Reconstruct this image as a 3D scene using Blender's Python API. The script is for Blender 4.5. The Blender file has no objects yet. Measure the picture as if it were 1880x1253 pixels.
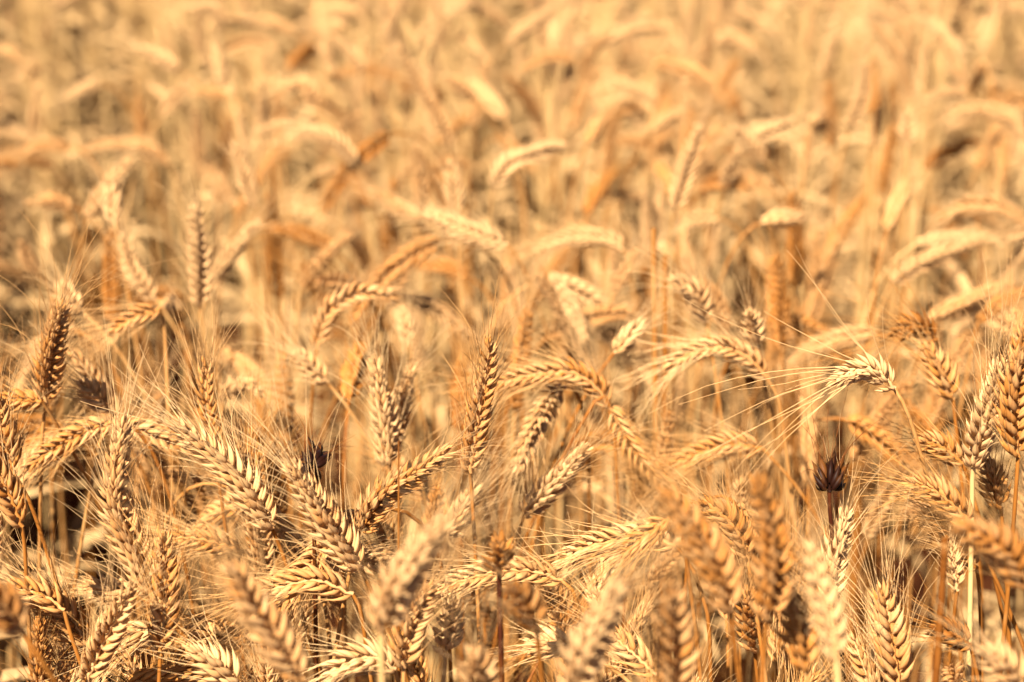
import bpy, math, random
import numpy as np
from mathutils import Vector, Matrix

random.seed(7)
rng = np.random.default_rng(7)
S = bpy.context.scene
C = S.collection

# ------------------------------------------------------------------ camera, light, exposure
PITCH = math.radians(18.9)
CAM_Z = 1.287
FPX = 70.0 / 36.0 * 1880.0                       # focal length in photograph pixels
cam_d = bpy.data.cameras.new('camera')
cam = bpy.data.objects.new('camera', cam_d)
C.objects.link(cam)
cam.location = (0, 0, CAM_Z)
cam.rotation_euler = (math.pi / 2 - PITCH, 0, 0)
cam_d.lens = 70
cam_d.sensor_width = 36
cam_d.clip_start = 0.02
cam_d.clip_end = 200
cam_d.dof.use_dof = True
cam_d.dof.focus_distance = 1.08
cam_d.dof.aperture_fstop = 5.6
S.camera = cam

SUN_DIR = Vector((-0.36, -0.70, 0.86)).normalized()
w = bpy.data.worlds.new('World')
S.world = w
w.use_nodes = True
nt = w.node_tree
nt.nodes.clear()
sky = nt.nodes.new('ShaderNodeTexSky')
sky.sky_type = 'NISHITA'
sky.sun_disc = False
sky.air_density = 0.25
sky.ozone_density = 0.0
sky.sun_elevation = math.asin(SUN_DIR.z)
sky.sun_rotation = math.atan2(SUN_DIR.x, SUN_DIR.y)
bg = nt.nodes.new('ShaderNodeBackground')
bg.inputs[1].default_value = 0.05
wo = nt.nodes.new('ShaderNodeOutputWorld')
nt.links.new(sky.outputs[0], bg.inputs[0])
nt.links.new(bg.outputs[0], wo.inputs[0])
sl = bpy.data.lights.new('sun', 'SUN')
sl.energy = 5.0
sl.angle = math.radians(0.53)
sl.color = (1.0, 0.85, 0.66)
so = bpy.data.objects.new('sun', sl)
so.rotation_euler = SUN_DIR.to_track_quat('Z', 'Y').to_euler()
so.location = (-3, -2, 5)
C.objects.link(so)
S.view_settings.view_transform = 'Standard'
S.view_settings.look = 'None'
S.view_settings.gamma = 1
S.view_settings.exposure = 1.95
S.view_settings.use_curve_mapping = False
S.render.engine = 'CYCLES'
S.cycles.use_denoising = True
S.cycles.max_bounces = 10
S.cycles.diffuse_bounces = 3
S.cycles.transmission_bounces = 6


# ------------------------------------------------------------------ materials
def straw_material(name, dark, brown, mid, pale, rough, transl, scale=260.0, spec=0.35, bump=0.25):
    """Dry straw; the object's own colour (red channel) says how bleached this plant is; negative tones paint shade on end-on ears."""
    m = bpy.data.materials.new(name)
    m.use_nodes = True
    n = m.node_tree
    n.nodes.clear()
    L = n.links.new
    out = n.nodes.new('ShaderNodeOutputMaterial')
    oi = n.nodes.new('ShaderNodeObjectInfo')
    sep = n.nodes.new('ShaderNodeSeparateColor')
    L(oi.outputs['Color'], sep.inputs[0])
    geo = n.nodes.new('ShaderNodeTexCoord')
    mp = n.nodes.new('ShaderNodeMapping')
    mp.inputs['Scale'].default_value = (1, 1, 0.25)
    L(geo.outputs['Object'], mp.inputs[0])
    nz = n.nodes.new('ShaderNodeTexNoise')
    nz.inputs['Scale'].default_value = scale
    nz.inputs['Detail'].default_value = 3
    nz.inputs['Roughness'].default_value = 0.6
    L(mp.outputs[0], nz.inputs['Vector'])
    # tone + (random - .5)*.22 + (noise - .5)*.5
    a = n.nodes.new('ShaderNodeMath'); a.operation = 'MULTIPLY_ADD'
    L(oi.outputs['Random'], a.inputs[0]); a.inputs[1].default_value = 0.26
    L(sep.outputs[0], a.inputs[2])
    b = n.nodes.new('ShaderNodeMath'); b.operation = 'MULTIPLY_ADD'
    L(nz.outputs[0], b.inputs[0]); b.inputs[1].default_value = 0.6
    L(a.outputs[0], b.inputs[2])
    c = n.nodes.new('ShaderNodeMath'); c.operation = 'SUBTRACT'; c.inputs[1].default_value = 0.43
    L(b.outputs[0], c.inputs[0])
    r = n.nodes.new('ShaderNodeValToRGB')
    L(c.outputs[0], r.inputs[0])
    e = r.color_ramp.elements
    e[0].position = 0.0; e[0].color = (*dark, 1)
    e[1].position = 1.0; e[1].color = (*pale, 1)
    k = e.new(0.55); k.color = (*mid, 1)
    k = e.new(0.28); k.color = (*[0.25 * q + 0.75 * u for q, u in zip(dark, brown)], 1)
    p = n.nodes.new('ShaderNodeBsdfPrincipled')
    L(r.outputs[0], p.inputs['Base Color'])
    p.inputs['Roughness'].default_value = rough
    p.inputs['Specular IOR Level'].default_value = spec
    if bump:
        bp = n.nodes.new('ShaderNodeBump')
        bp.inputs['Strength'].default_value = bump
        bp.inputs['Distance'].default_value = 0.0006
        L(nz.outputs[0], bp.inputs['Height'])
        L(bp.outputs[0], p.inputs['Normal'])
    if transl > 0:
        t = n.nodes.new('ShaderNodeBsdfTranslucent')
        L(r.outputs[0], t.inputs[0])
        mx = n.nodes.new('ShaderNodeMixShader')
        mx.inputs[0].default_value = transl
        L(p.outputs[0], mx.inputs[1]); L(t.outputs[0], mx.inputs[2])
        L(mx.outputs[0], out.inputs[0])
    else:
        L(p.outputs[0], out.inputs[0])
    return m


M_HUSK = straw_material('wheat_husk', (0.014, 0.004, 0.002), (0.24, 0.084, 0.015), (0.40, 0.172, 0.040), (0.57, 0.368, 0.178), 0.5, 0.22, 260.0, 0.10)
M_STEM = straw_material('straw_stem', (0.04, 0.010, 0.004), (0.14, 0.045, 0.007), (0.23, 0.088, 0.015), (0.48, 0.32, 0.14), 0.5, 0.03, 120.0, 0.12, 0.1)
M_AWN = straw_material('awn', (0.16, 0.055, 0.012), (0.28, 0.125, 0.033), (0.38, 0.190, 0.056), (0.50, 0.335, 0.165), 0.5, 0.06, 60.0, 0.12, 0)
M_LEAF = straw_material('dry_leaf', (0.018, 0.006, 0.004), (0.08, 0.031, 0.008), (0.14, 0.060, 0.015), (0.40, 0.27, 0.13), 0.6, 0.10, 90.0, 0.06, 0.3)


def soil_material():
    m = bpy.data.materials.new('dry_soil')
    m.use_nodes = True
    n = m.node_tree
    p = n.nodes['Principled BSDF']
    tc = n.nodes.new('ShaderNodeTexCoord')
    nz = n.nodes.new('ShaderNodeTexNoise')
    nz.inputs['Scale'].default_value = 35
    nz.inputs['Detail'].default_value = 8
    r = n.nodes.new('ShaderNodeValToRGB')
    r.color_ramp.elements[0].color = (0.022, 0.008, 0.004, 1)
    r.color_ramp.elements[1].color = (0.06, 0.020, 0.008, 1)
    bp = n.nodes.new('ShaderNodeBump')
    bp.inputs['Distance'].default_value = 0.02
    n.links.new(tc.outputs['Object'], nz.inputs['Vector'])
    n.links.new(nz.outputs[0], r.inputs[0])
    n.links.new(r.outputs[0], p.inputs['Base Color'])
    n.links.new(nz.outputs[0], bp.inputs['Height'])
    n.links.new(bp.outputs[0], p.inputs['Normal'])
    p.inputs['Roughness'].default_value = 1.0
    p.inputs['Specular IOR Level'].default_value = 0.0
    return m


# ------------------------------------------------------------------ ground
def build_ground():
    n = 120
    xs = np.linspace(-1, 1, n); ys = np.linspace(0, 1, n)
    X, Y = np.meshgrid(np.sign(xs) * np.abs(xs) ** 1.6 * 30, -6 + ys ** 1.5 * 66)
    Z = 0.012 * np.sin(X * 9 + Y * 3) * np.cos(Y * 11) + rng.normal(0, 0.004, X.shape) - 0.01
    v = np.stack([X, Y, Z], -1).reshape(-1, 3)
    i = np.arange(n * n).reshape(n, n)
    f = np.stack([i[:-1, :-1], i[:-1, 1:], i[1:, 1:], i[1:, :-1]], -1).reshape(-1, 4)
    me = bpy.data.meshes.new('ground')
    me.from_pydata(v.tolist(), [], f.tolist())
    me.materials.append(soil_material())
    o = bpy.data.objects.new('ground', me)
    o['kind'] = 'structure'
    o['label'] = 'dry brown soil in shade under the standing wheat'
    C.objects.link(o)


build_ground()


# ------------------------------------------------------------------ mesh helpers
class MB:
    """Collects quads/tris with a material index; builds one mesh object."""
    def __init__(self):
        self.v = []; self.f = []; self.m = []; self.n = 0

    def add(self, v, f, m=0):
        self.v.append(np.asarray(v, float))
        self.f.append(np.asarray(f, np.int64) + self.n)
        self.m.append(np.full(len(f), m))
        self.n += len(v)

    def merge(self, other, mat4=None, mi=None):
        for v, f, m in other.parts():
            if mat4 is not None:
                v = v @ mat4[:3, :3].T + mat4[:3, 3]
            self.add(v, f, m[0] if mi is None else mi)

    def parts(self):
        off = 0
        for v, f, m in zip(self.v, self.f, self.m):
            yield v, f - off, m
            off += len(v)

    def mesh(self, name, mats, smooth=True):
        V = np.concatenate(self.v); F = np.concatenate(self.f); Mi = np.concatenate(self.m)
        me = bpy.data.meshes.new(name)
        me.vertices.add(len(V)); me.vertices.foreach_set('co', V.astype(np.float32).ravel())
        me.loops.add(F.size); me.loops.foreach_set('vertex_index', F.astype(np.int32).ravel())
        me.polygons.add(len(F))
        k = F.shape[1]
        me.polygons.foreach_set('loop_start', np.arange(0, len(F) * k, k, dtype=np.int32))
        me.polygons.foreach_set('loop_total', np.full(len(F), k, np.int32))
        me.polygons.foreach_set('material_index', Mi.astype(np.int32))
        me.polygons.foreach_set('use_smooth', np.full(len(F), smooth))
        for mt in mats:
            me.materials.append(mt)
        me.update(calc_edges=True)
        return me


def grid_faces(rings, sides, closed=True):
    i = np.arange(rings * sides).reshape(rings, sides)
    if closed:
        j = np.roll(i, -1, 1)
        return np.stack([i[:-1], j[:-1], j[1:], i[1:]], -1).reshape(-1, 4)
    return np.stack([i[:-1, :-1], i[:-1, 1:], i[1:, 1:], i[1:, :-1]], -1).reshape(-1, 4)


def frames(P, up=(0.0, -1.0, 0.15)):
    """Tangents and a parallel-transported normal along a polyline."""
    T = np.gradient(P, axis=0)
    T /= np.linalg.norm(T, axis=1, keepdims=True) + 1e-12
    N = np.zeros_like(T)
    a = np.cross(T[0], up)
    if np.linalg.norm(a) < 1e-3:
        a = np.cross(T[0], (1.0, 0, 0))
    a /= np.linalg.norm(a)
    for i in range(len(P)):
        a = a - T[i] * a.dot(T[i])
        a /= np.linalg.norm(a) + 1e-12
        N[i] = a
    return T, N, np.cross(T, N)


def tube(mb, P, R, sides, mat=0):
    P = np.asarray(P); R = np.broadcast_to(R, len(P))
    T, N, B = frames(P)
    a = np.arange(sides) * 2 * math.pi / sides
    ring = N[:, None, :] * np.cos(a)[None, :, None] + B[:, None, :] * np.sin(a)[None, :, None]
    V = P[:, None, :] + ring * R[:, None, None]
    mb.add(V.reshape(-1, 3), grid_faces(len(P), sides), mat)


def resample(P, n):
    P = np.asarray(P, float)
    s = np.concatenate([[0], np.cumsum(np.linalg.norm(np.diff(P, axis=0), axis=1))])
    t = np.linspace(0, s[-1], n)
    return np.stack([np.interp(t, s, P[:, k]) for k in range(3)], 1)


def spline(P, per=8):
    """Catmull-Rom through the points."""
    P = np.asarray(P, float)
    Q = np.vstack([2 * P[0] - P[1], P, 2 * P[-1] - P[-2]])
    out = []
    for i in range(1, len(Q) - 2):
        for t in np.linspace(0, 1, per, endpoint=False):
            a, b, c, d = Q[i - 1], Q[i], Q[i + 1], Q[i + 2]
            out.append(0.5 * (2 * b + (c - a) * t + (2 * a - 5 * b + 4 * c - d) * t * t + (3 * b - a - 3 * c + d) * t ** 3))
    out.append(P[-1])
    return np.array(out)


def length(P):
    return float(np.linalg.norm(np.diff(P, axis=0), axis=1).sum())


# ------------------------------------------------------------------ spikelets (husk clusters)
def husk(mb, base, dirv, outv, L, W, D, keel=0.3, tipcurl=0.0):
    """One pointed boat-shaped husk from base along dirv; outv is its back."""
    z = np.asarray(dirv, float); z /= np.linalg.norm(z)
    x = np.asarray(outv, float); x = x - z * x.dot(z); x /= np.linalg.norm(x)
    y = np.cross(z, x)
    ts = np.array([0.0, 0.1, 0.26, 0.45, 0.63, 0.8, 0.92, 1.0])
    rs = np.array([0.30, 0.72, 0.97, 0.96, 0.72, 0.40, 0.15, 0.04])
    ang = np.array([0, 50, 105, 150, 210, 255, 310]) * math.pi / 180
    rad = np.array([1.0 + keel, 0.95, 1.0, 0.8, 0.8, 1.0, 0.95])
    V = []
    for t, r in zip(ts, rs):
        c = np.asarray(base) + z * (L * t) + x * (D * 0.55 * math.sin(math.pi * t) * (1 - tipcurl) + tipcurl * L * 0.25 * t * t)
        V.append(c + (x[None] * (np.cos(ang) * rad * D * r)[:, None] + y[None] * (np.sin(ang) * rad * W * r)[:, None]))
    mb.add(np.concatenate(V), grid_faces(len(ts), len(ang)))
    return np.asarray(base) + z * L + x * tipcurl * L * 0.25, z


SPIKES = []          # (MB, awn roots [(pos, dir)])


def make_spikelet(seed, open_=1.0):
    r = random.Random(seed)
    mb = MB(); tips = []
    mm = 0.001
    # outer florets left and right, two central ones, glumes at the foot
    for sgn in (-1, 1):
        a = math.radians(sgn * (17 + r.uniform(-4, 5)) * open_)
        d = (0.10 + r.uniform(-.05, .1), math.sin(a), math.cos(a))
        tips.append(husk(mb, (0.5 * mm, sgn * 0.9 * mm, 0.8 * mm), d, (1, sgn * 0.8, 0), r.uniform(9.6, 11.2) * mm, 1.5 * mm, 1.15 * mm, 0.35, r.uniform(0, .2)))
        a = math.radians(sgn * (25 + r.uniform(-4, 5)) * open_)
        d = (0.16, math.sin(a), math.cos(a))
        husk(mb, (0.2 * mm, sgn * 1.2 * mm, -0.6 * mm), d, (0.7, sgn, 0), r.uniform(7.8, 10.4) * mm, 1.4 * mm, 0.95 * mm, 0.45, 0.1)
    a = math.radians(r.uniform(-9, 9))
    d = (0.05, math.sin(a), math.cos(a))
    tips.append(husk(mb, (1.1 * mm, 0.3 * mm, 2.2 * mm), d, (1, 0.1, 0), r.uniform(9.2, 10.6) * mm, 1.5 * mm, 1.2 * mm, 0.3, 0.05))
    if r.random() < 0.6:
        a = math.radians(r.uniform(-16, 16))
        d = (-0.12, math.sin(a), math.cos(a))
        tips.append(husk(mb, (-0.4 * mm, 0, 3.4 * mm), d, (-0.3, 1, 0), 8.2 * mm, 1.6 * mm, 1.2 * mm))
    return mb, tips


for k in range(8):
    SPIKES.append(make_spikelet(100 + k, 1.0 + 0.12 * (k % 3)))
SPIKE_MESH = [s[0].mesh('spikelet', [M_HUSK]) for s in SPIKES]


def awn_curve(p, d, ax, L, r, wild):
    """A bristle leaving p along d, sweeping away from the ear axis ax."""
    d = d / np.linalg.norm(d)
    side = d - ax * d.dot(ax)
    k = r.normal(0, 1, 3)
    bend = side * r.uniform(-0.2, 0.9) * wild + k * 0.22 * wild + np.array([0, 0, -0.12])
    n = 7
    pts = [p - d * 0.0008]
    cur = d * (1 - 0.25) + ax * 0.35
    cur /= np.linalg.norm(cur)
    kink = r.normal(0, 0.05 * wild, (n, 3))
    for i in range(1, n):
        cur = cur + bend * (0.19) + kink[i]
        cur /= np.linalg.norm(cur)
        pts.append(pts[-1] + cur * L / (n - 1))
    return np.array(pts)


def ear_layout(path, roll, width, seed):
    """Where each spikelet sits on the ear: list of (variant, 4x4 matrix)."""
    r = np.random.default_rng(seed)
    L = length(path)
    n = max(5, int(round(L / 0.0032)))
    P = resample(path, n * 2 + 1)
    T, N0, B0 = frames(P)
    res = []
    for i in range(n):
        j = 2 * i + 1
        t = i / (n - 1)
        rl = roll + 0.5 * (t - 0.5) + r.normal(0, 0.05)
        N = N0[j] * math.cos(rl) + B0[j] * math.sin(rl)
        side = 1 if i % 2 else -1
        x = N * side
        tilt = math.radians(23 - 9 * t + r.normal(0, 3))
        sc = (0.70 + 0.40 * math.sin(math.pi * min(1, (t + 0.10)) ** 0.8)) * width * r.uniform(0.93, 1.07)
        z = T[j] * math.cos(tilt) + x * math.sin(tilt)
        z /= np.linalg.norm(z)
        pos = P[j] + x * 0.0011
        if i == n - 1:
            z = T[j]; pos = P[j]
        xx = x - z * x.dot(z); xx /= np.linalg.norm(xx)
        yy = np.cross(z, xx)
        m = np.eye(4)
        m[:3, 0] = xx * sc; m[:3, 1] = yy * sc; m[:3, 2] = z * sc; m[:3, 3] = pos
        res.append((int(r.integers(0, len(SPIKES))), m, T[j]))
    return res


def rachis_mb(path):
    mb = MB()
    n = 16
    P = resample(path, n)
    T, N, B = frames(P)
    P = P + N * (0.0005 * (-1.0) ** np.arange(n))[:, None]
    tube(mb, P, np.linspace(0.0012, 0.0007, n), 5)
    return mb


def beard_mb(layout, seed, awn_len, per=3, wild=1.0, thick=1.0):
    r = np.random.default_rng(seed + 5)
    mb = MB()
    for i, (k, m, ax) in enumerate(layout):
        t = i / max(1, len(layout) - 1)
        tips = SPIKES[k][1]
        for q, (p, d) in enumerate(tips[:per]):
            if r.random() < 0.06:
                continue
            pw = m[:3, :3] @ p + m[:3, 3]
            dw = m[:3, :3] @ d
            L = awn_len * r.uniform(0.55, 1.15) * (0.55 + 0.6 * t)
            A = awn_curve(pw, dw, ax, L, r, wild)
            tube(mb, A, np.linspace(0.00023, 0.00008, len(A)) * thick, 3)
    return mb


def stem_mb(path, r_top, r_bot, sides=7):
    """path runs from the neck down to the ground."""
    mb = MB()
    L = length(path)
    n = 40
    # denser near the neck
    s = np.concatenate([[0], np.cumsum(np.linalg.norm(np.diff(path, axis=0), axis=1))])
    t = L * np.linspace(0, 1, n) ** 1.3
    P = np.stack([np.interp(t, s, path[:, k]) for k in range(3)], 1)
    R = r_top + (r_bot - r_top) * np.clip(t / 0.45, 0, 1)
    for node in (0.33, 0.60):
        R = R + 0.0008 * np.exp(-((t - node) / 0.006) ** 2)
    tube(mb, P, R, sides)
    return mb


def leaf_mb(p0, az, L, W, droop, seed, rise=0.6):
    """A dry leaf blade: rolled, twisted ribbon leaving the stem at p0."""
    r = np.random.default_rng(seed)
    n = 16
    d = np.array([math.cos(az) * (1 - rise), math.sin(az) * (1 - rise), rise]); d /= np.linalg.norm(d)
    P = [np.asarray(p0, float)]
    for i in range(1, n):
        d = d + np.array([0, 0, -droop / n]) + r.normal(0, 0.05, 3)
        d /= np.linalg.norm(d)
        P.append(P[-1] + d * L / (n - 1))
    P = np.array(P)
    T, N, B = frames(P, (math.cos(az), math.sin(az), 0.2))
    tw = np.cumsum(r.normal(0.12, 0.16, n))
    t = np.linspace(0, 1, n)
    wdt = W * 0.5 * np.sin(math.pi * np.clip(0.12 + 0.88 * t, 0, 1)) ** 0.7
    u = np.array([-1, -0.5, 0, 0.5, 1.0])
    V = []
    for i in range(n):
        a = N[i] * math.cos(tw[i]) + B[i] * math.sin(tw[i])
        b = np.cross(T[i], a)
        V.append(P[i] + a * (u * wdt[i])[:, None] + b * (np.abs(u) ** 1.5 * wdt[i] * 0.7)[:, None])
    mb = MB()
    mb.add(np.concatenate(V), grid_faces(n, 5, False))
    V2 = np.concatenate(V) - np.repeat(B, 5, 0) * 0.00025
    mb.add(V2, grid_faces(n, 5, False)[:, ::-1])
    return mb


# ------------------------------------------------------------------ things
def put(name, me, parent=None, tone=0.5, mat=None):
    o = bpy.data.objects.new(name, me)
    C.objects.link(o)
    o.color = (tone, tone, tone, 1)
    if parent is not None:
        o.parent = parent
    if mat is not None:
        o.matrix_basis = Matrix(mat.tolist())
    return o


def root(name, loc, label, cat, group=None):
    o = bpy.data.objects.new(name, None)
    C.objects.link(o)
    o.location = loc
    o.empty_display_size = 0.02
    o['label'] = label
    o['category'] = cat
    if group:
        o['group'] = group
    return o


def build_stalk(ear, stem, label, tone=0.5, roll=0.0, width=1.0, awn=0.05, per=4, wild=1.0, seed=0,
                detail=True, group=None, leaf=None, stem_tone=None, rt=0.0011, thick=1.0):
    """ear: polyline base->tip (world); stem: polyline neck->ground (world)."""
    o3 = np.array([stem[-1][0], stem[-1][1], 0.0])
    ear = ear - o3; stem = stem - o3
    rt_ = root('wheat_stalk', o3.tolist(), label, 'wheat', group)
    st = stem_tone if stem_tone is not None else 0.3 + tone * 0.4
    put('stem', stem_mb(stem, rt, 0.0019).mesh('stem', [M_STEM]), rt_, st)
    lay = ear_layout(ear, roll, width * (1.24 if 'large blurred' in label else 1.12), seed)
    if detail:
        e = put('ear', rachis_mb(ear).mesh('rachis', [M_HUSK]), rt_, tone)
        for k, m, ax in lay:
            put('spikelet', SPIKE_MESH[k], e, tone, m)
    else:
        mb = rachis_mb(ear)
        for k, m, ax in lay:
            mb.merge(SPIKES[k][0], m)
        e = put('ear', mb.mesh('ear', [M_HUSK]), rt_, tone)
    b = put('beard', beard_mb(lay, seed, awn, per, wild, thick).mesh('beard', [M_AWN]), e, min(1, tone + .1))
    b['kind'] = 'stuff'
    if leaf:
        z, az, L, W, droop = leaf
        k = int(np.argmin(np.abs(stem[:, 2] - z)))
        put('leaf', leaf_mb(stem[k], az, L, W, droop, seed + 9).mesh('leaf', [M_LEAF]), rt_, 0.35 + 0.4 * random.random())
    return rt_


def ray(px, py):
    x = (px - 940.0) / FPX; y = -(py - 626.5) / FPX
    return np.array([x, math.cos(PITCH) + y * math.sin(PITCH), -math.sin(PITCH) + y * math.cos(PITCH)])


CAMP = np.array([0, 0, CAM_Z])


def at_depth(px, py, d):
    return CAMP + ray(px, py) * d


def on_plane(px, py, Y):
    r = ray(px, py)
    return CAMP + r * (Y / r[1])


def project(P):
    P = np.asarray(P) - CAMP
    u = P[..., 2] * math.cos(PITCH) + P[..., 1] * math.sin(PITCH)
    d = P[..., 1] * math.cos(PITCH) - P[..., 2] * math.sin(PITCH)
    return 940 + P[..., 0] / d * FPX, 626.5 - u / d * FPX, d


def canopy_depth(py, h=0.437):
    a = math.atan((py - 626.5) / FPX)
    return h / math.sin(PITCH + a) * math.cos(a)


KEY_PTS = []     # px, py, depth of every hand-placed ear


def key_paths(tip_to_base, stem_px, d, lean, seed, length_min=0.06):
    r = random.Random(seed)
    bx, by = tip_to_base[-1]
    if d is None:
        d = canopy_depth(by)
    Y = float(at_depth(bx, by, d)[1])
    n = len(tip_to_base)
    E = [on_plane(x, y, Y + lean * (1 - i / (n - 1))) for i, (x, y) in enumerate(tip_to_base)]
    ear = spline(E, 8)[::-1]                       # base -> tip
    pts = [ear[0]]
    for (x, y) in stem_px:
        pts.append(on_plane(x, y, Y + r.uniform(-.004, .004)))
    tb = ear[0] - ear[2]; tb /= np.linalg.norm(tb)
    if len(pts) > 1:
        S1 = spline(np.array(pts), 8)
        t0 = S1[-1] - S1[-3]; t0 /= np.linalg.norm(t0)
    else:
        S1 = np.array([ear[0]]); t0 = tb
    p0 = S1[-1]
    p3 = np.array([p0[0] + t0[0] * 0.06 + r.uniform(-.04, .04), p0[1] + r.uniform(0, .08), 0.0])
    hs = 0.07 if t0[2] > -0.5 else 0.16
    if t0[2] < -0.8:
        hs = 0.3
    c1 = p0 + t0 * hs; c2 = p3 + np.array([0, 0, 0.40])
    t = np.linspace(0, 1, 26)[1:, None]
    bz = (1 - t) ** 3 * p0 + 3 * (1 - t) ** 2 * t * c1 + 3 * (1 - t) * t ** 2 * c2 + t ** 3 * p3
    stem = np.vstack([S1, bz])
    return ear, stem


# tone words
def blur_word(d):
    c = abs(d - 1.08) / d
    return 'sharp' if c < 0.1 else ('soft' if c < 0.28 else 'blurred')


def tone_word(t):
    return 'brown' if t < 0.3 else ('golden' if t < 0.55 else ('straw' if t < 0.75 else 'bleached'))


def pose_word(tip, base):
    dx = tip[0] - base[0]; dy = base[1] - tip[1]
    if dy < -25:
        return 'drooping ' + ('left' if dx < 0 else 'right')
    a = math.degrees(math.atan2(abs(dx), dy))
    sd = 'left' if dx < 0 else 'right'
    if a < 14:
        return 'standing upright'
    if a < 50:
        return 'leaning ' + sd
    return 'level with tip ' + sd


ROWS = [(60, 'at the top edge'), (170, 'under the top edge'), (290, 'in the upper quarter'), (410, 'a third down'),
        (520, 'above the middle'), (640, 'at mid height'), (760, 'below the middle'), (880, 'two thirds down'),
        (1010, 'in the lower quarter'), (1130, 'near the bottom'), (9999, 'at the bottom edge')]
COLS = [(90, 'against the left edge'), (280, 'far left'), (480, 'left'), (700, 'left of centre'), (900, 'centre left'),
        (1010, 'in the centre'), (1180, 'centre right'), (1400, 'right of centre'), (1620, 'right'), (1790, 'far right'), (9999, 'against the right edge')]


def auto_label(tip, base, tone, d):
    cx = (tip[0] + base[0]) / 2; cy = (tip[1] + base[1]) / 2
    row = next(w for v, w in ROWS if cy < v); col = next(w for v, w in COLS if cx < v)
    return [cx, '%s %s ear %s, %s, %s' % (blur_word(d), tone_word(tone), pose_word(tip, base), row, col)]


# ------------------------------------------------------------------ hand-placed ears: tip..base pixels, stem pixels, options, label
K = []


def k(ear, stem=(), label=None, **o):
    K.append((ear, stem, label, o))


# --- in or near the plane of focus
k([(225, 786), (213, 870), (216, 945), (254, 1030), (277, 1098)], [(283, 1130)], 'large pale golden ear curving up beside the dark hollow at lower left', d=1.06, tone=.68, roll=1.2, width=1.08, awn=.05)
k([(297, 985), (303, 1060), (301, 1130), (294, 1205)], [(292, 1250)], 'upright golden ear with plaited rows just right of the large curving ear', d=1.05, tone=.5, roll=.3, width=.95)
k([(333, 788), (392, 832), (452, 893), (500, 972)], [(514, 1004), (530, 1050)], 'bristly pale ear slanting down to the right from the end of the arch at left', d=1.09, tone=.75, roll=1.2, width=1.1, awn=.045)
k([(52, 856), (105, 822), (160, 790), (205, 776)], [], 'left half of the arch at lower left, knobbly ear with tip down left', d=1.17, tone=.5, roll=.2, width=.85, awn=.035)
k([(338, 822), (295, 802), (250, 785), (212, 776)], [(190, 790), (180, 830)], 'right half of the arch at lower left, ear with tip down right', d=1.2, tone=.6, roll=.2, width=.85, awn=.035)
k([(-25, 838), (5, 885), (25, 925), (40, 968)], [(45, 1000), (49, 1075)], 'brown plump ear cut by the left edge above a straight stem', d=1.06, tone=.44, roll=.4)
k([(-8, 735), (2, 790), (14, 830), (24, 868)], [(58, 930), (104, 1070)], 'golden ear at the left edge on a stem slanting down right', d=1.1, tone=.46, roll=.2)
k([(2, 1082), (45, 1086), (88, 1098), (118, 1122)], [(128, 1160), (152, 1230)], 'ear lying left in the bottom left corner, its stem slanting right', d=1.07, tone=.5, roll=.6)
k([(95, 1092), (118, 1118), (140, 1148), (160, 1185)], [], 'brown shaded ear tucked under the ear in the bottom left corner', d=1.1, tone=.44, roll=.2)
k([(238, 1086), (212, 1138), (185, 1190), (160, 1250)], [(150, 1290)], 'smooth glossy ear leaning right out of the bottom edge at left', d=1.04, tone=.66, roll=.1, width=.95)
k([(165, 1076), (205, 1084), (252, 1092)], [(275, 1110)], 'small pale ear lying level below the dark hollow', d=1.14, tone=.72, roll=1.2)
k([(205, 1212), (240, 1175), (285, 1152)], [(300, 1180)], 'pale ear pointing down left under the plaited ear', d=1.08, tone=.66, roll=1.0)
k([(302, 990), (350, 988), (402, 998), (452, 1014)], [(470, 1040)], 'soft golden ear lying level right of the plaited ear tip', d=1.16, tone=.5, roll=.3, width=.85)
k([(355, 1145), (395, 1172), (445, 1170)], [(462, 1200)], 'golden ear lying level between two ears near the bottom at left', d=1.1, tone=.46, roll=1.0)
k([(362, 1200), (400, 1222), (440, 1256)], [(450, 1290)], 'bleached bristly ear at the bottom edge left of the blurred leaning ear', d=1.04, tone=.85, roll=1.3, width=1.1)
k([(540, 866), (572, 916), (612, 978), (664, 1046)], [(680, 1080)], 'broad pale ear slanting down right to meet the hooked bristly ear', d=1.05, tone=.72, roll=1.25, width=1.15)
k([(812, 834), (748, 878), (697, 916), (655, 985)], [(648, 1020)], 'ear with dark hooked bristles slanting up right behind a bare straw', d=1.08, tone=.5, roll=.8, width=.95, wild=1.8, awn=.035)
k([(442, 1092), (505, 1082), (580, 1066), (648, 1092)], [(662, 1120), (673, 1190)], 'plump plaited ear lying level with dark base and dark stem', d=1.05, tone=.56, roll=.5, width=1.0)
k([(785, 1083), (762, 1130), (745, 1183), (741, 1226)], [(741, 1265)], 'golden ear half hidden behind the blurred pale ear at bottom centre', d=1.0, tone=.62, roll=.5)
k([(830, 1115), (826, 1150), (818, 1202)], [(817, 1225), (813, 1260)], 'short bleached ear flaring open like a brush at the bottom', d=1.03, tone=.9, roll=1.3, width=1.05, awn=.04)
k([(598, 1262), (632, 1222), (682, 1208), (725, 1230)], [(735, 1265)], 'cream ear arching low along the bottom edge left of the blurred pale ear', d=1.02, tone=.85, roll=.9)
k([(797, 1086), (861, 1063), (925, 1048), (985, 1050), (1032, 1067)], [(1052, 1085), (1062, 1115)], 'long slender ear lying level, crossed by a dark upright stem', d=1.08, tone=.62, roll=.4, width=.9)
k([(897, 634), (893, 680), (881, 750), (869, 820), (863, 868)], [(866, 900), (872, 1000)], 'tall upright golden ear in the centre with plaited rows', d=1.12, tone=.5, roll=.15, width=.88, awn=.04)
k([(868, 900), (845, 945), (812, 992)], [(800, 1030)], 'soft cream ear under the tall upright centre ear', d=1.2, tone=.82, roll=1.2)
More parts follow.
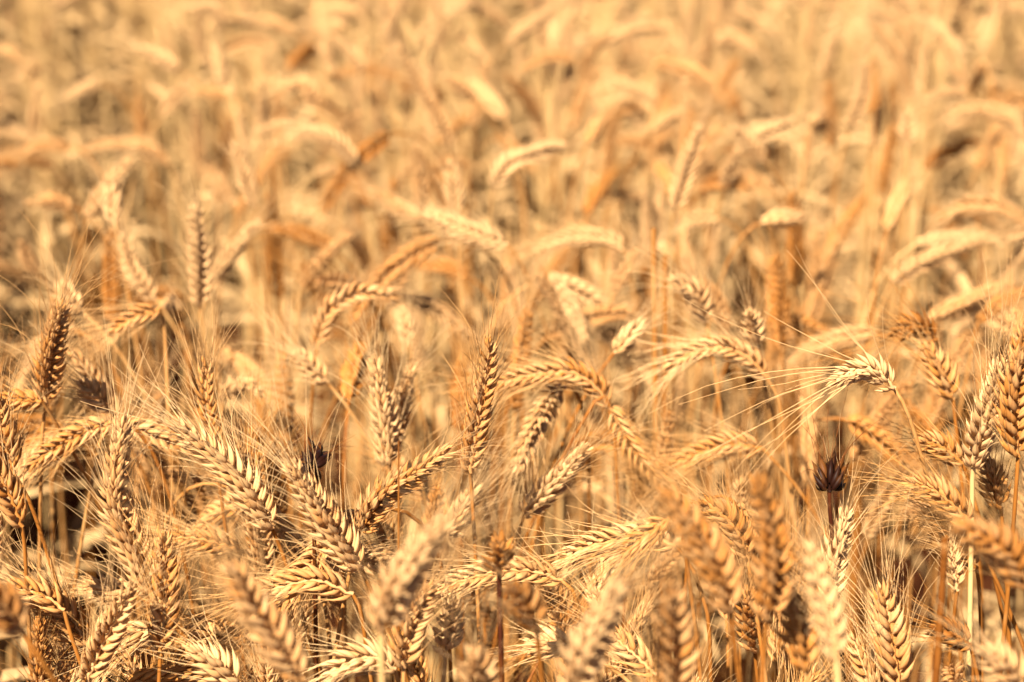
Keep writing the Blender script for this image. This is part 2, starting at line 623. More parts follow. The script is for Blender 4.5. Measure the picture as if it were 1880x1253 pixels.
k([(690, 676), (700, 735), (710, 800), (714, 858)], [(716, 900)], 'soft bushy pale ear left of the tall upright centre ear', d=1.22, tone=.8, roll=1.3, width=1.1)
k([(752, 682), (740, 730), (724, 790), (717, 840)], [(716, 900)], 'soft pale ear leaning right against the bushy pale ear', d=1.27, tone=.75, roll=1.2, width=.95)
k([(572, 836), (573, 848), (574, 862)], [(575, 900)], 'small dark brown ear seen end on above the broad pale ear', d=1.05, tone=-.3, roll=1.2, width=1.2, lean=.05, awn=.03, stem_tone=.05)  # near-black husk and stem tones stand in for the shadow on this ear
k([(1073, 826), (1040, 862), (1005, 900), (962, 946)], [(950, 985)], 'bushy cream ear leaning right in the centre of the lower half', d=1.19, tone=.85, roll=1.2, width=1.05)
k([(910, 708), (970, 690), (1045, 683), (1095, 712), (1118, 748)], [(1128, 800), (1132, 860)], 'soft golden ear arching left from the centre, tip pointing left', d=1.25, tone=.52, roll=.4, width=.9)
k([(1235, 900), (1190, 855), (1150, 800), (1120, 748)], [(1105, 720), (1090, 740)], 'soft golden ear drooping down right below the centre arch', d=1.23, tone=.5, roll=.5, width=.85)
k([(1030, 1032), (1078, 1006), (1140, 992), (1200, 988), (1240, 1004)], [(1264, 1030), (1285, 1080), (1301, 1140), (1305, 1240)], 'ear arching left with long glossy husks on a curved neck', d=1.08, tone=.66, roll=.6, width=.95, awn=.045)
k([(1140, 1024), (1180, 990), (1232, 948)], [(1250, 965), (1258, 1010)], 'greyish shaded ear crossing the arching ear at lower centre', d=1.02, tone=.42, roll=.9, width=.8)
k([(1292, 925), (1330, 950), (1358, 985), (1372, 1025)], [(1378, 1060)], 'small brown ear with curled bristles between two blurred ears', d=1.08, tone=.44, roll=.5, wild=1.6, awn=.03)
k([(1120, 1165), (1160, 1198), (1205, 1240)], [(1215, 1262)], 'plaited ear sloping down right at the bottom between blurred ears', d=1.05, tone=.6, roll=.4)
k([(972, 1184), (1010, 1182), (1058, 1188)], [(1080, 1200)], 'pale ear lying level at the bottom left of the blurred cream ear', d=1.05, tone=.78, roll=1.1)
k([(1088, 1070), (1095, 1090), (1102, 1118)], [(1106, 1150)], 'tiny pale ear tip below the long slender ear', d=1.1, tone=.8, roll=.8, width=.8)
k([(1240, 852), (1290, 832), (1345, 818), (1400, 824)], [(1425, 850)], 'soft shaggy ear lying level with brown shaded underside', d=1.26, tone=.5, roll=.8, awn=.06)
k([(1374, 1095), (1378, 1140), (1386, 1195)], [(1390, 1240)], 'shaded ear deep between the two blurred brown ears', d=1.1, tone=.45, roll=.8)
k([(1836, 678), (1818, 735), (1800, 800), (1787, 860)], [(1785, 885), (1784, 945)], 'bleached white ear with a thick neck near the right edge', d=1.08, tone=.98, roll=1.35, width=1.15, stem_tone=.95, rt=.0014, awn=.05)
k([(1892, 600), (1868, 680), (1862, 760), (1869, 840)], [(1867, 875), (1862, 945)], 'plump brown-gold ear against the right edge beside the bleached ear', d=1.05, tone=.42, roll=.5, width=1.1, wild=1.3)
k([(1672, 888), (1715, 902), (1752, 930), (1782, 962)], [(1800, 1000)], 'brown knobbly ear pointing up left below the bleached ear', d=1.09, tone=.46, roll=.5)
k([(1693, 810), (1730, 822), (1768, 852)], [(1780, 890)], 'small golden ear left of the bleached ear neck', d=1.14, tone=.45, roll=.5, width=.9)
k([(1812, 855), (1825, 890), (1838, 935)], [(1842, 980)], 'shaded golden ear right of the bleached ear neck', d=1.12, tone=.4, roll=.9)
k([(1552, 948), (1542, 990), (1529, 1045), (1527, 1105)], [(1530, 1150)], 'pale upright ear with sweeping bristles below the dark end-on ear', d=1.08, tone=.82, roll=.9, width=1.0, awn=.04)
k([(1523, 872), (1523, 886), (1523, 904)], [(1523, 925), (1526, 960)], 'dark brown ear seen end on with bristles radiating around it', d=1.06, tone=-.3, roll=1.4, width=1.3, lean=.012, awn=.05, stem_tone=.0, rt=.0012)  # shade under the head is put into its dark husk and stem colour
k([(1620, 1092), (1630, 1150), (1642, 1205), (1652, 1262)], [(1656, 1290)], 'broad plaited golden ear rising from the bottom edge at right', d=1.04, tone=.62, roll=.25, width=1.2)
k([(1745, 998), (1750, 1040), (1757, 1085)], [(1752, 1130)], 'slim cream ear hanging behind a golden straw at lower right', d=1.1, tone=.92, roll=.4, width=.6, awn=.02)
k([(1700, 940), (1745, 975), (1793, 1045)], [(1798, 1080), (1800, 1130)], 'golden ear sloping down right under the brown knobbly ear', d=1.12, tone=.42, roll=.5, width=.75)
k([(1722, 1158), (1752, 1165), (1782, 1185)], [(1790, 1220)], 'brown bristly ear end near the bottom right', d=1.06, tone=.3, roll=.6, wild=1.5)
k([(1536, 698), (1562, 685), (1600, 680), (1628, 700), (1642, 714)], [(1657, 738), (1673, 776), (1687, 822), (1702, 875)], 'pale nodding ear with long straight bristles fanning left on a thin curved neck', d=1.08, tone=1.0, roll=.9, width=.85, awn=.095, per=2, wild=.75, lean=-.005, thick=1.1)
k([(1229, 671), (1275, 646), (1325, 638), (1372, 656), (1408, 694)], [(1430, 735), (1440, 800)], 'soft pale ear arching left behind the long-bristled ear', d=1.27, tone=.68, roll=.4, width=.85)
k([(112, 566), (98, 620), (88, 680), (84, 742)], [(78, 790), (76, 850)], 'upright ear at left with pale left side and brown right side', d=1.17, tone=.55, roll=.9, awn=.06)
k([(-5, 742), (35, 734), (78, 738)], [(92, 760)], 'golden ear lying level against the left edge', d=1.16, tone=.45, roll=.3, width=.75)
k([(377, 668), (378, 720), (385, 775), (396, 835)], [(402, 880)], 'slim upright ear above the bristly slanting ear at left', d=1.16, tone=.5, roll=.15, width=.75)
k([(205, 608), (250, 582), (294, 567)], [(302, 600), (306, 680)], 'soft golden ear pointing down left with long straight bristles', d=1.3, tone=.5, roll=.3, width=.8, awn=.09, wild=.3)
k([(480, 720), (455, 705), (425, 712), (410, 740)], [(405, 790)], 'small soft pale arch right of the slim upright ear', d=1.35, tone=.8, roll=.9, width=.8)
k([(1650, 610), (1685, 600), (1720, 625)], [(1735, 680)], 'brown shaggy cluster ear above and right of the nodding ear', d=1.25, tone=.3, roll=.9)
k([(1700, 640), (1728, 680), (1750, 735)], [(1756, 790)], 'soft golden ear drooping between nodding ear and bleached ear', d=1.22, tone=.45, roll=.7)
# --- near, in front of the focus
k([(428, 1050), (466, 1115), (512, 1180), (556, 1250)], [(575, 1290)], 'large blurred pale ear slanting down right near the bottom at left', d=.86, tone=.66, roll=.8, width=.95)
k([(-30, 1085), (8, 1115), (42, 1160)], [(70, 1205), (110, 1265)], 'large blurred ear and stem crossing the bottom left corner', d=.84, tone=.5, roll=.6, width=.9)
k([(804, 970), (765, 1025), (722, 1095), (700, 1160)], [(700, 1200), (702, 1260)], 'large blurred cream ear leaning right at bottom centre', d=.83, tone=.85, roll=.9, width=.95, stem_tone=.9, rt=.0014)
k([(1225, 915), (1275, 975), (1318, 1045), (1341, 1125)], [(1348, 1180), (1360, 1260)], 'large blurred golden ear leaning left, right of bottom centre', d=.86, tone=.45, roll=.9, width=.95)
k([(1393, 892), (1412, 970), (1418, 1050), (1408, 1140)], [(1402, 1200), (1398, 1265)], 'large blurred brown-gold ear standing upright beside the leaning one', d=.87, tone=.44, roll=.9, width=.9)
k([(1130, 1085), (1098, 1150), (1070, 1210), (1052, 1275)], [(1045, 1310)], 'large blurred cream ear leaning right at the bottom edge right of centre', d=.82, tone=.88, roll=.9, width=.95)
k([(1232, 1090), (1238, 1160), (1240, 1220), (1240, 1285)], [(1240, 1320)], 'large blurred golden ear upright at the bottom edge right of centre', d=.86, tone=.5, roll=.4, width=.95)
k([(1490, 1008), (1503, 1070), (1524, 1140), (1536, 1215)], [(1540, 1270)], 'large blurred white ear leaning left in front of the pale upright ear', d=.82, tone=.98, roll=.3, width=.62, stem_tone=.9, rt=.0014, awn=.02)
k([(1450, 1100), (1466, 1160), (1482, 1235)], [(1488, 1280)], 'blurred brown ear at the bottom between two blurred ears at right', d=.9, tone=.44, roll=.9)
k([(1765, 972), (1810, 988), (1850, 1020), (1885, 1075)], [(1900, 1130)], 'large blurred orange-gold ear drooping left at the lower right edge', d=.87, tone=.44, roll=.7, width=.95)
k([(940, 1090), (962, 1110), (985, 1150)], [(990, 1200)], 'blurred brown ear seen end on beside the dark upright stem', d=.88, tone=.46, roll=.9, lean=-.01)
k([(915, 1008), (916, 1022), (917, 1045)], [(917, 1080), (919, 1160), (922, 1262)], 'tan ear seen end on atop the dark upright stem at bottom centre', d=.97, tone=.34, roll=1.2, lean=-.01, stem_tone=.12, rt=.0013)
k([(1815, 1200), (1845, 1225), (1880, 1262)], [(1895, 1290)], 'blurred pale ear in the bottom right corner', d=.88, tone=.75, roll=.9)
k([(868, 1205), (878, 1240), (880, 1280)], [(880, 1310)], 'blurred pale ear tip poking up from the bottom edge in the centre', d=.86, tone=.72, roll=.9)
# --- behind the focus, growing softer towards the top
F = [
 ([(358, 388), (364, 450), (368, 565)], [(374, 610), (386, 670)], .88, 'tall blurred bleached ear standing upright left of centre at mid height'),
 ([(225, 440), (243, 496), (287, 553)], [], .7, None),
 ([(40, 450), (55, 478), (74, 505)], [], .62, None),
 ([(155, 710), (178, 728), (200, 752)], [], .82, None),
 ([(115, 530), (130, 552), (152, 572)], [], .85, None),
 ([(636, 435), (598, 470), (553, 528)], [(545, 600)], .66, None),
 ([(720, 542), (655, 538), (605, 572), (582, 640)], [(576, 700)], .6, 'blurred golden ear arching over to the right left of centre'),
 ([(875, 628), (830, 592), (785, 560), (735, 548)], [(705, 575), (688, 625), (680, 680)], .62, 'soft golden ear arching down right just above the tall centre ear'),
 ([(738, 572), (745, 600), (752, 635)], [], .8, None),
 ([(742, 500), (715, 535), (700, 560)], [], .66, None),
 ([(548, 650), (575, 676), (602, 704)], [], .78, None),
 ([(790, 395), (860, 425), (932, 450)], [(955, 480), (974, 525)], .85, 'blurred pale ear lying level right of the long ear chain in the centre'),
 ([(540, 248), (580, 244), (622, 265), (656, 302)], [(680, 360), (700, 415), (716, 475)], .84, 'blurred pale ear arching left with its stem running down to the centre'),
 ([(688, 352), (732, 384), (776, 402)], [], .78, None),
 ([(765, 488), (820, 492), (868, 514)], [], .6, None),
 ([(988, 456), (1055, 436), (1118, 440), (1146, 462)], [(1160, 510), (1165, 560)], .7, 'blurred ear arching left just right of centre above mid height'),
 ([(1074, 622), (1045, 560), (1010, 500)], [], .84, None),
 ([(1165, 465), (1148, 500), (1130, 536)], [], .75, None),
 ([(1175, 598), (1150, 622), (1128, 648)], [], .82, None),
 ([(1242, 515), (1278, 540), (1298, 592)], [(1306, 640)], .85, None),
 ([(1297, 522), (1318, 560), (1336, 612)], [], .8, None),
 ([(1282, 240), (1258, 315), (1238, 388)], [(1228, 440), (1220, 500)], .92, 'bright slim blurred ear leaning right in the upper right centre'),
 ([(1250, 416), (1280, 404), (1318, 402)], [], .8, None),
 ([(1376, 580), (1382, 604), (1390, 640)], [], .85, None),
 ([(1808, 437), (1742, 462), (1682, 488), (1636, 522)], [(1610, 580), (1596, 650)], .72, 'soft pale ear leaning far right at the right side above mid height'),
 ([(1852, 520), (1780, 552), (1704, 588)], [(1690, 640)], .7, None),
 ([(1884, 535), (1835, 558), (1795, 592)], [(1785, 640)], .55, None),
 ([(1470, 402), (1435, 402), (1396, 410)], [], .9, None),
 ([(145, 280), (200, 266), (268, 272), (312, 302)], [(326, 350), (334, 400)], .8, 'blurred pale ear lying level with tip left in the upper left'),
 ([(37, 285), (75, 268), (132, 270)], [], .6, None),
 ([(-5, 222), (20, 236), (44, 258)], [], .8, None),
 ([(233, 300), (200, 342), (160, 402)], [(150, 450)], .86, None),
 ([(55, 372), (95, 370), (138, 382)], [], .75, None),
 ([(433, 272), (450, 320), (472, 378)], [(478, 430)], .85, None),
 ([(398, 90), (405, 125), (413, 162)], [], .93, None),
 ([(350, 14), (392, 14), (413, 48)], [], .9, None),
 ([(255, 88), (290, 104), (332, 130)], [], .85, None),
 ([(350, 168), (385, 170), (424, 178)], [], .7, None),
 ([(125, 176), (155, 162), (186, 156)], [], .78, None),
 ([(0, 90), (20, 98), (42, 116)], [(62, 170), (82, 240)], .6, None),
 ([(338, 160), (318, 184), (295, 216)], [], .75, None),
 ([(205, 352), (206, 380), (212, 412)], [], .9, None),
 ([(738, -6), (722, 35), (704, 78)], [], .97, 'brightest blurred white ear leaning right at the top edge'),
 ([(735, 88), (762, 145), (802, 210), (828, 275)], [(842, 330)], .74, 'long blurred ear sloping down right below the brightest ear at the top'),
 ([(785, 76), (792, 105), (800, 145)], [], .8, None),
 ([(822, 143), (844, 158), (870, 182)], [], .85, None),
 ([(520, 158), (560, 158), (582, 198)], [], .88, None),
 ([(617, 70), (642, 96), (670, 130)], [], .75, None),
 ([(604, 142), (668, 127), (738, 144)], [], .65, None),
 ([(828, 308), (834, 350), (838, 398)], [], .88, None),
 ([(1028, 268), (978, 282), (930, 304), (905, 348)], [(900, 400), (898, 450)], .92, 'bright blurred ear arching right over the dark gap in the centre'),
 ([(470, 34), (505, 42), (540, 62)], [], .6, None),
 ([(1035, -2), (982, 40), (930, 82)], [], .82, None),
 ([(957, 127), (1006, 104), (1056, 108)], [], .7, None),
 ([(1120, 58), (1086, 98), (1066, 150)], [], .7, None),
 ([(1352, 240), (1376, 266), (1404, 296)], [], .9, None),
 ([(1352, 280), (1340, 312), (1330, 345)], [], .8, None),
 ([(1315, 68), (1345, 64), (1378, 72)], [], .8, None),
 ([(1448, 224), (1405, 246), (1368, 268)], [], .86, None),
 ([(1232, 248), (1205, 276), (1176, 312)], [], .75, None),
 ([(1608, 48), (1640, 92), (1662, 150), (1664, 195)], [(1664, 240)], .66, 'long blurred ear arching left near the top right'),
 ([(1728, 62), (1750, 110), (1774, 164)], [], .96, 'bright blurred ear leaning left near the top right'),
 ([(1590, 118), (1582, 180), (1560, 238)], [(1545, 290), (1532, 360)], .84, None),
 ([(1668, 212), (1667, 240), (1664, 272)], [], .86, None),
 ([(1735, 216), (1785, 198), (1848, 214), (1882, 244)], [(1895, 290)], .72, None),
 ([(1728, 404), (1772, 378), (1832, 380), (1882, 408)], [(1895, 450)], .74, None),
 ([(1596, 12), (1618, 22), (1642, 44)], [], .85, None),
 ([(1515, 10), (1550, 14), (1580, 20)], [], .7, None),
]
for e_, s_, t_, l_ in F:
    k(e_, s_, l_, tone=t_)

for i, (e_, s_, l_, o_) in enumerate(K):
    o_ = dict(o_)
    d = o_.pop('d', None)
    r_ = random.Random(1000 + i)
    if d is None:
        d = canopy_depth(e_[-1][1], 0.437 + r_.uniform(-.02, .04)) * (0.97 if o_.get('tone', .5) >= .82 else 1.06)
        o_.setdefault('width', 1.0 if o_.get('tone', .5) >= .82 else .87)
        o_.setdefault('awn', r_.uniform(.025, .045))
    lean = o_.pop('lean', r_.uniform(-.012, .012))
    ear, stem = key_paths(e_, s_, d, lean, i)
    o_.setdefault('roll', r_.uniform(0, 1.5))
    if o_.get('tone', .5) > .3:
        o_['tone'] = min(1.0, o_.get('tone', .5) * .85 + .23)
    o_.setdefault('awn', r_.uniform(.035, .06))
    lp = np.array([(x, y, d) for x, y in spline(np.array([(a, b, 0) for a, b in e_]), 4)[:, :2]])
    KEY_PTS.append(lp)
    K[i] = (ear, stem, e_, l_, d, o_)
KEY_PTS = np.concatenate(KEY_PTS)

TODO = []        # label records of automatic labels
for i, (ear, stem, e_, l_, d, o_) in enumerate(K):
    leaf = None
    if i % 3 == 0:
        leaf = (random.uniform(.3, .5), random.uniform(0, 6.28), random.uniform(.10, .16), .008, random.uniform(1.2, 3))
    ob = build_stalk(ear, stem, l_ or '', seed=31 * i + 3, detail=d < 1.4, leaf=leaf, group='wheat stalks standing in the field', **o_)
    if not l_:
        TODO.append((ob, auto_label(e_[0], e_[-1], o_.get('tone', .5), d)))


# ------------------------------------------------------------------ grown (random) stalks
def grown_paths(seed, h=0.84, kind=None):
    r = np.random.default_rng(seed)
    kind = kind if kind is not None else r.choice(4, p=[.3, .3, .27, .13])
    L_ear = r.uniform(.065, .095)
    phi_tip = math.radians([r.uniform(4, 22), r.uniform(25, 60), r.uniform(70, 115), r.uniform(120, 160)][kind])
    phi_neck = phi_tip * [0.5, 0.6, 0.6, 0.72][kind]
    lean0 = math.radians(r.uniform(0, 7))
    ds = 0.01
    Ls = h + 0.02
    n = int(Ls / ds)
    az = r.uniform(0, 2 * math.pi)
    u = np.array([math.cos(az), math.sin(az), 0])
    P = [np.zeros(3)]
    bendlen = [.2, .2, .14, .12][kind]
    for i in range(n):
        s = i * ds
        q = np.clip((s - (Ls - bendlen)) / bendlen, 0, 1)
        phi = lean0 * s / Ls + (phi_neck - lean0) * q * q
        P.append(P[-1] + (u * math.sin(phi) + np.array([0, 0, 1]) * math.cos(phi)) * ds)
    stem = np.array(P)
    E = [stem[-1]]
    m = 14
    for i in range(m):
        phi = phi_neck + (phi_tip - phi_neck) * (i + 1) / m
        E.append(E[-1] + (u * math.sin(phi) + np.array([0, 0, 1]) * math.cos(phi)) * L_ear / m)
    ear = np.array(E)
    top = max(stem[:, 2].max(), ear[:, 2].max())
    return ear, stem[::-1], top


def in_hole(px, py, grow=1.0):
    holes = [(130, 965, 95, 110), (55, 1010, 60, 45), (25, 1200, 40, 40), (430, 550, 50, 40), (545, 345, 36, 38), (1425, 195, 20, 30), (1505, 315, 26, 34),
             (1745, 325, 26, 38), (1868, 350, 22, 60), (940, 370, 40, 46), (1840, 1140, 45, 75), (1365, 405, 38, 20), (25, 410, 34, 50), (205, 120, 20, 35),
             (125, 50, 22, 40), (10, 140, 20, 26), (645, 75, 30, 16), (1125, 700, 20, 26), (880, 900, 30, 40), (1700, 1050, 50, 75), (1060, 755, 36, 40),
             (835, 105, 32, 14), (1385, 145, 18, 34), (1240, 75, 18, 36), (1075, 290, 24, 16), (1150, 292, 24, 24), (1035, 385, 24, 24), (300, 640, 60, 45),
             (225, 640, 30, 40), (555, 555, 24, 26), (740, 655, 26, 26), (815, 715, 26, 20), (600, 770, 40, 36), (435, 615, 26, 40), (1600, 1060, 40, 60),
             (1325, 870, 50, 24), (1380, 1150, 24, 40), (1545, 545, 26, 50), (1395, 480, 20, 36), (700, 300, 26, 26), (880, 470, 20, 24), (1220, 540, 18, 40), (1490, 350, 30, 18),
             (1160, 530, 16, 30), (350, 1080, 40, 50), (660, 1150, 24, 50), (1860, 1000, 26, 40)]
    res = np.zeros(np.shape(px), bool)
    for cx, cy, rx, ry in holes:
        res |= ((px - cx) / rx) ** 2 + ((py - cy) / ry) ** 2 < grow * grow
    return res


def blocks(P, margin):
    """True if an ear with world points P would stand in front of a hand-placed ear."""
    px, py, d = project(P)
    dx = px[:, None] - KEY_PTS[None, :, 0]; dy = py[:, None] - KEY_PTS[None, :, 1]
    near = (dx * dx + dy * dy < (margin / d[:, None]) ** 2) & (d[:, None] < KEY_PTS[None, :, 2] + 0.01)
    return bool(near.any() or in_hole(px, py).any())


def rotz(P, a):
    c, s = math.cos(a), math.sin(a)
    return np.stack([P[:, 0] * c - P[:, 1] * s, P[:, 0] * s + P[:, 1] * c, P[:, 2]], 1)


KEEP = [(1490, 680, 230, 110), (1523, 880, 80, 90), (1600, 800, 100, 70), (1800, 780, 80, 110), (880, 740, 80, 120), (573, 860, 50, 50)]

# prototype individuals
NPROTO = 14
protos = []
for i in range(NPROTO):
    ear, stem, top = grown_paths(500 + i, 0.84, [0, 1, 2, 0, 1, 3, 2, 1, 0, 2, 1, 0, 2, 3][i])
    protos.append((ear, stem, top))

grown = []
r = np.random.default_rng(99)
tries = 0
WANT_NEAR, WANT_MID = 60, 125
near = mid = 0
while (near < WANT_NEAR or mid < WANT_MID) and tries < 20000:
    tries += 1
    Y = r.uniform(0.85, 2.3)
    X = r.uniform(-1, 1) * (0.29 * Y + 0.06)
    i = int(r.integers(0, NPROTO)); a = r.uniform(0, 2 * math.pi)
    sc = (0.83 + float(np.clip(r.normal(0, .04), -.12, .035))) / protos[i][2]
    if Y < 1.0:
        sc *= r.uniform(.86, .96)
    ear = rotz(protos[i][0], a) * sc + np.array([X, Y, 0])
    px, py, d = project(ear)
    if d.min() < 0.93 or px.max() < -40 or px.min() > 1920 or py.max() < -10 or py.min() > 1275:
        continue
    isn = d.mean() < 1.35
    if (isn and near >= WANT_NEAR) or (not isn and mid >= WANT_MID):
        continue
    zz = np.linspace(.3, .8, 8)
    hx, hy, hd = project(np.stack([np.full(8, X), np.full(8, Y), zz], 1))
    if in_hole(hx, hy).any():
        continue
    if isn and any((((px - a_) / c_) ** 2 + ((py - b_) / d_) ** 2 < 1).any() for a_, b_, c_, d_ in KEEP):
        continue
    if isn and py.min() < 640 + 160 * (d.mean() - 1.0) / 0.35 * -1 + 60:
        continue
    if blocks(ear, 22):
        continue
    if any((g[0] - X) ** 2 + (g[1] - Y) ** 2 < 0.0012 for g in grown):
        continue
    grown.append((X, Y, i, a, sc, isn, (px, py, d)))
    if isn:
        near += 1
    else:
        mid += 1


def copy_tree(src, parent=None):
    c = src.copy(); C.objects.link(c); c.parent = parent
    for ch in src.children:
        copy_tree(ch, c)
    return c


def recolour(o, tone):
    for ch in o.children:
        t = tone if ch.name.split('.')[0] != 'stem' else 0.3 + 0.4 * tone
        ch.color = (t, t, t, 1)
        recolour(ch, tone)


first = {}
for (X, Y, i, a, sc, isn, (px, py, d)) in sorted(grown, key=lambda g: g[1]):
    tone = float(np.clip(r.normal(.7, .13), .35, 1.0))
    key = (i, isn)
    if key not in first:
        ear, stem, top = protos[i]
        lf = (float(r.uniform(.25, .5)), float(r.uniform(0, 6.28)), .13, .008, 2.2) if i % 2 == 0 else None
        ob = build_stalk(ear, stem, '', tone=tone, roll=float(r.uniform(0, 1.5)), seed=700 + i, detail=isn, leaf=lf,
                         group='wheat stalks standing in the field', awn=.048)
        first[key] = ob
    else:
        ob = copy_tree(first[key])
    recolour(ob, tone)
    ob.location = (X, Y, 0); ob.rotation_euler = (0, 0, a); ob.scale = (sc, sc, sc)
    ob['group'] = 'wheat stalks standing in the field'
    TODO.append((ob, auto_label((px[-1], py[-1]), (px[0], py[0]), tone, float(d.mean()))))

# unique labels: equal ones are told apart by their order from left to right
by = {}
for ob, (cx, lab) in TODO:
    by.setdefault(lab, []).append((cx, ob))
ORD = {2: ['left', 'right'], 3: ['leftmost', 'middle', 'rightmost'],
       4: ['leftmost', 'second', 'third', 'rightmost']}
for lab, L_ in by.items():
    L_.sort(key=lambda q: q[0])
    for j, (cx, ob) in enumerate(L_):
        ob['label'] = lab if len(L_) == 1 else (ORD[len(L_)][j] + ' ' + lab if len(L_) in ORD else lab)


# ------------------------------------------------------------------ the rest of the field: one mass
def build_field():
    coll = bpy.data.collections.new('wheat_kinds')
    npr = 18
    tops = []; ears = []
    for i in range(npr):
        ear, stem, top = grown_paths(900 + i)
        tops.append(top); ears.append(ear)
        rr = random.Random(40 + i)
        lay = ear_layout(ear, rr.uniform(0, 1.5), rr.uniform(.85, 1.02), 900 + i)
        mb = MB()
        mb.merge(stem_mb(stem, .001, .0019, 5), None, 1)
        mb.merge(rachis_mb(ear), None, 0)
        for k_, m, ax in lay:
            mb.merge(SPIKES[k_][0], m, 0)
        mb.merge(beard_mb(lay, 900 + i, .042, 1), None, 2)
        for j, (za, zb) in enumerate(((.1, .3), (.3, .5), (.5, .66))[:3 if i % 3 == 0 else 2]):
            z = rr.uniform(za, zb); q = int(np.argmin(np.abs(stem[:, 2] - z)))
            mb.merge(leaf_mb(stem[q], rr.uniform(0, 6.28), rr.uniform(.16, .26), .012, rr.uniform(1.5, 4), i + 70 * j), None, 3)
        me = mb.mesh('wheat_mass_%02d' % i, [M_HUSK, M_STEM, M_AWN, M_LEAF])
        o = bpy.data.objects.new('wheat_kind_%02d' % i, me)
        t = rr.uniform(.42, .88)
        o.color = (t, t, t, 1)
        coll.objects.link(o)
    # bare straws without an ear, lower than the rest
    nst = 4
    for i in range(nst):
        ear, stem, top = grown_paths(1200 + i, 0.62, 0)
        mb = MB()
        mb.merge(stem_mb(stem, .0012, .0021, 5), None, 0)
        rr = random.Random(i)
        mb.merge(leaf_mb(stem[int(len(stem) * .4)], rr.uniform(0, 6.28), .24, .014, 3.0, 50 + i), None, 1)
        mb.merge(leaf_mb(stem[int(len(stem) * .7)], rr.uniform(0, 6.28), .2, .012, 3.5, 60 + i), None, 1)
        o = bpy.data.objects.new('wheat_kind_%02d' % (npr + i), mb.mesh('straw_mass', [M_STEM, M_LEAF]))
        o.color = (.5, .5, .5, 1)
        coll.objects.link(o)
    r = np.random.default_rng(5)
    pts = []; idx = []; rot = []; scl = []
    Y = 0.50
    cand = []
    # jittered rows
    dens = 720.0
    per = 7
    area = sum((0.60 * y + 1.5) * 0.01 for y in np.arange(0.45, 8.45, .01))
    n = int(3.0 * 8.0 * 8.0 * dens / per)
    cy = 0.45 + 8.0 * r.random(n); cx = (r.random(n) * 2 - 1) * 4.0
    keep = np.abs(cx) < 0.30 * cy + 0.75
    cx, cy = cx[keep][:int(area * dens / per)], cy[keep][:int(area * dens / per)]
    xs = np.repeat(cx, per) + r.normal(0, .017, len(cx) * per)
    ys = np.repeat(cy, per) + r.normal(0, .017, len(cx) * per)
    gx = np.array([g[0] for g in grown]); gy = np.array([g[1] for g in grown])
    for x, y in zip(xs, ys):
        clump = math.sin(x * 17 + 2 * math.sin(y * 9)) * math.sin(y * 13 + 1.7 * math.sin(x * 11 + 1)) + .5 * math.sin(x * 41 + y * 3) * math.sin(y * 29 + x * 5)
        if y < 0.80 or (y < 1.9 and r.random() < .35):
            continue
        if y > 1.5 and clump < -0.35 and r.random() < .7:
            continue
        i = int(r.integers(0, npr)); a = r.uniform(0, 2 * math.pi)
        inview = abs(x) < 0.275 * y + 0.06
        sc = (0.83 + float(np.clip(r.normal(-.01, .06), -.22, .05))) / tops[i]
        if y < 2.0 and inview:
            if y < 1.5:
                # under the counted stalks: short tillers and bare straws only
                if r.random() < .55:
                    i = npr + int(r.integers(0, nst)); sc = r.uniform(.7, 1.0)
                else:
                    sc *= r.uniform(.62, .82)
            else:
                sc *= r.uniform(.8, .98)
        if i < npr and y < 3.2:
            ear = rotz(ears[i], a) * sc + np.array([x, y, 0])
            if blocks(ear[::3], 20):
                if r.random() < .35:
                    i = npr + int(r.integers(0, nst)); sc = r.uniform(.8, 1.1)
                else:
                    continue
        if inview and y < 7:
            zt = tops[i] * sc if i < npr else .62 * sc
            zs = np.linspace(0.05, zt, 14)
            px, py, d = project(np.stack([np.full(14, x), np.full(14, y), zs], 1))
            hit = in_hole(px, py, 1.25)
            dd = np.array([canopy_depth(max(q, -100)) for q in py])
            if (hit & (d < dd + 3.5)).any() and r.random() < .98:
                continue
        pts.append((x, y, 0)); idx.append(i); rot.append((0, 0, a)); scl.append(sc)
    me = bpy.data.meshes.new('wheat_field')
    me.from_pydata(pts, [], [])
    at = me.attributes.new('pick', 'INT', 'POINT'); at.data.foreach_set('value', np.array(idx, np.int32))
    at = me.attributes.new('turn', 'FLOAT_VECTOR', 'POINT'); at.data.foreach_set('vector', np.array(rot, np.float32).ravel())
    at = me.attributes.new('size', 'FLOAT', 'POINT'); at.data.foreach_set('value', np.array(scl, np.float32))
    o = bpy.data.objects.new('wheat_field', me)
    o['kind'] = 'stuff'
    o['label'] = 'ripe wheat standing behind and between the nearer ears'
    o['category'] = 'wheat field'
    C.objects.link(o)
    ng = bpy.data.node_groups.new('grow_wheat', 'GeometryNodeTree')
    ng.interface.new_socket('Geometry', in_out='INPUT', socket_type='NodeSocketGeometry')
    ng.interface.new_socket('Geometry', in_out='OUTPUT', socket_type='NodeSocketGeometry')
    N = ng.nodes; Lk = ng.links.new
    gi = N.new('NodeGroupInput'); go = N.new('NodeGroupOutput')
    ci = N.new('GeometryNodeCollectionInfo')
    ci.inputs['Collection'].default_value = coll
    ci.inputs['Separate Children'].default_value = True
    ip = N.new('GeometryNodeInstanceOnPoints')
    ip.inputs['Pick Instance'].default_value = True

    def named(nm, ty):
        q = N.new('GeometryNodeInputNamedAttribute'); q.data_type = ty; q.inputs['Name'].default_value = nm
        return q.outputs['Attribute']
    e2r = N.new('FunctionNodeEulerToRotation')
    Lk(named('turn', 'FLOAT_VECTOR'), e2r.inputs[0])
    m2p = N.new('GeometryNodeMeshToPoints')
    Lk(gi.outputs[0], m2p.inputs['Mesh'])
    Lk(m2p.outputs[0], ip.inputs['Points'])
    Lk(ci.outputs[0], ip.inputs['Instance'])
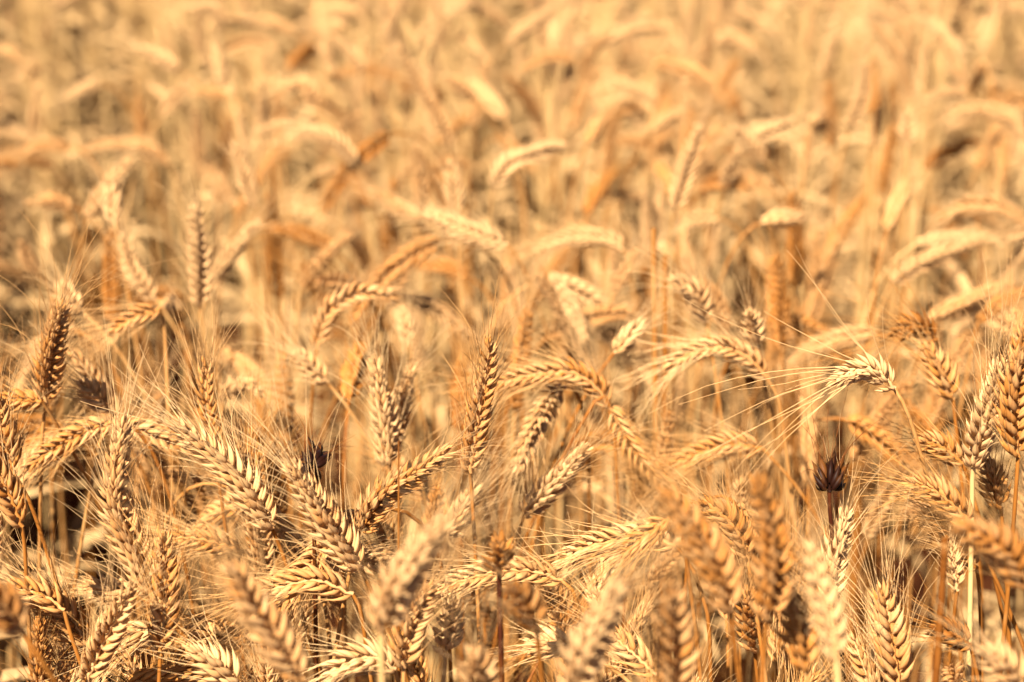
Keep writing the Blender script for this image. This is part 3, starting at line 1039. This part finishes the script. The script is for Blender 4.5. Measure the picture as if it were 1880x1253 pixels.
    Lk(named('pick', 'INT'), ip.inputs['Instance Index'])
    Lk(e2r.outputs[0], ip.inputs['Rotation'])
    Lk(named('size', 'FLOAT'), ip.inputs['Scale'])
    Lk(ip.outputs[0], go.inputs[0])
    md = o.modifiers.new('grow', 'NODES'); md.node_group = ng
    print('field instances', len(pts), 'grown', len(grown), 'tries', tries)


build_field()


# ------------------------------------------------------------------ bare straws and dead leaves
def straw(px_pts, d, label, r0, r1, tone):
    Y = float(at_depth(*px_pts[-1], d)[1])
    P = [on_plane(x, y, Y) for x, y in px_pts]
    P = spline(np.array(P), 8)
    t0 = P[-1] - P[-3]; t0 /= np.linalg.norm(t0)
    g = np.array([P[-1][0] + t0[0] / max(.2, -t0[2]) * .3, P[-1][1] + .02, 0])
    t = np.linspace(0, 1, 16)[1:, None]
    c1 = P[-1] + t0 * .25; c2 = g + np.array([0, 0, .25])
    B = (1 - t) ** 3 * P[-1] + 3 * (1 - t) ** 2 * t * c1 + 3 * (1 - t) * t ** 2 * c2 + t ** 3 * g
    Q = np.vstack([P, B])
    o3 = np.array([Q[-1][0], Q[-1][1], 0])
    mb = stem_mb(Q - o3, r0, r1)
    o = put('dry_straw', mb.mesh('dry_straw', [M_STEM]), None, tone)
    o.location = o3.tolist()
    o['label'] = label; o['category'] = 'straw'; o['group'] = 'bare straws without ears'


straw([(732, 810), (732, 900), (732, 1030)], 1.03, 'bare upright golden straw tapering to a point in front of the hooked bristly ear', .0004, .0018, .45)
straw([(1735, 988), (1730, 1080), (1718, 1253)], .93, 'thick blurred golden straw standing at lower right', .0018, .0022, .35)
straw([(1200, 420), (1202, 600), (1205, 800)], 1.45, 'pair of broad blurred golden straws right of centre at mid height, left one', .0021, .0026, .6)
straw([(1222, 470), (1222, 620), (1220, 800)], 1.5, 'pair of broad blurred golden straws right of centre at mid height, right one', .0021, .0026, .55)


def dead_leaf(x, y, d, az, L, W, droop, tone, label, seed):
    p = at_depth(x, y, d)
    o3 = np.array([p[0], p[1], 0.0])
    rt_ = root('dead_leaf', o3.tolist(), label, 'leaf', 'dead leaves among the stalks')
    st = np.array([[0, 0, p[2]], [0.002, 0.004, p[2] * .6], [0.0, 0.0, 0.0]])
    put('stem', stem_mb(spline(st, 8), .0012, .0018).mesh('stem', [M_STEM]), rt_, .25)
    put('blade', leaf_mb((0, 0, p[2]), az, L, W, droop, seed, .5).mesh('blade', [M_LEAF]), rt_, tone)
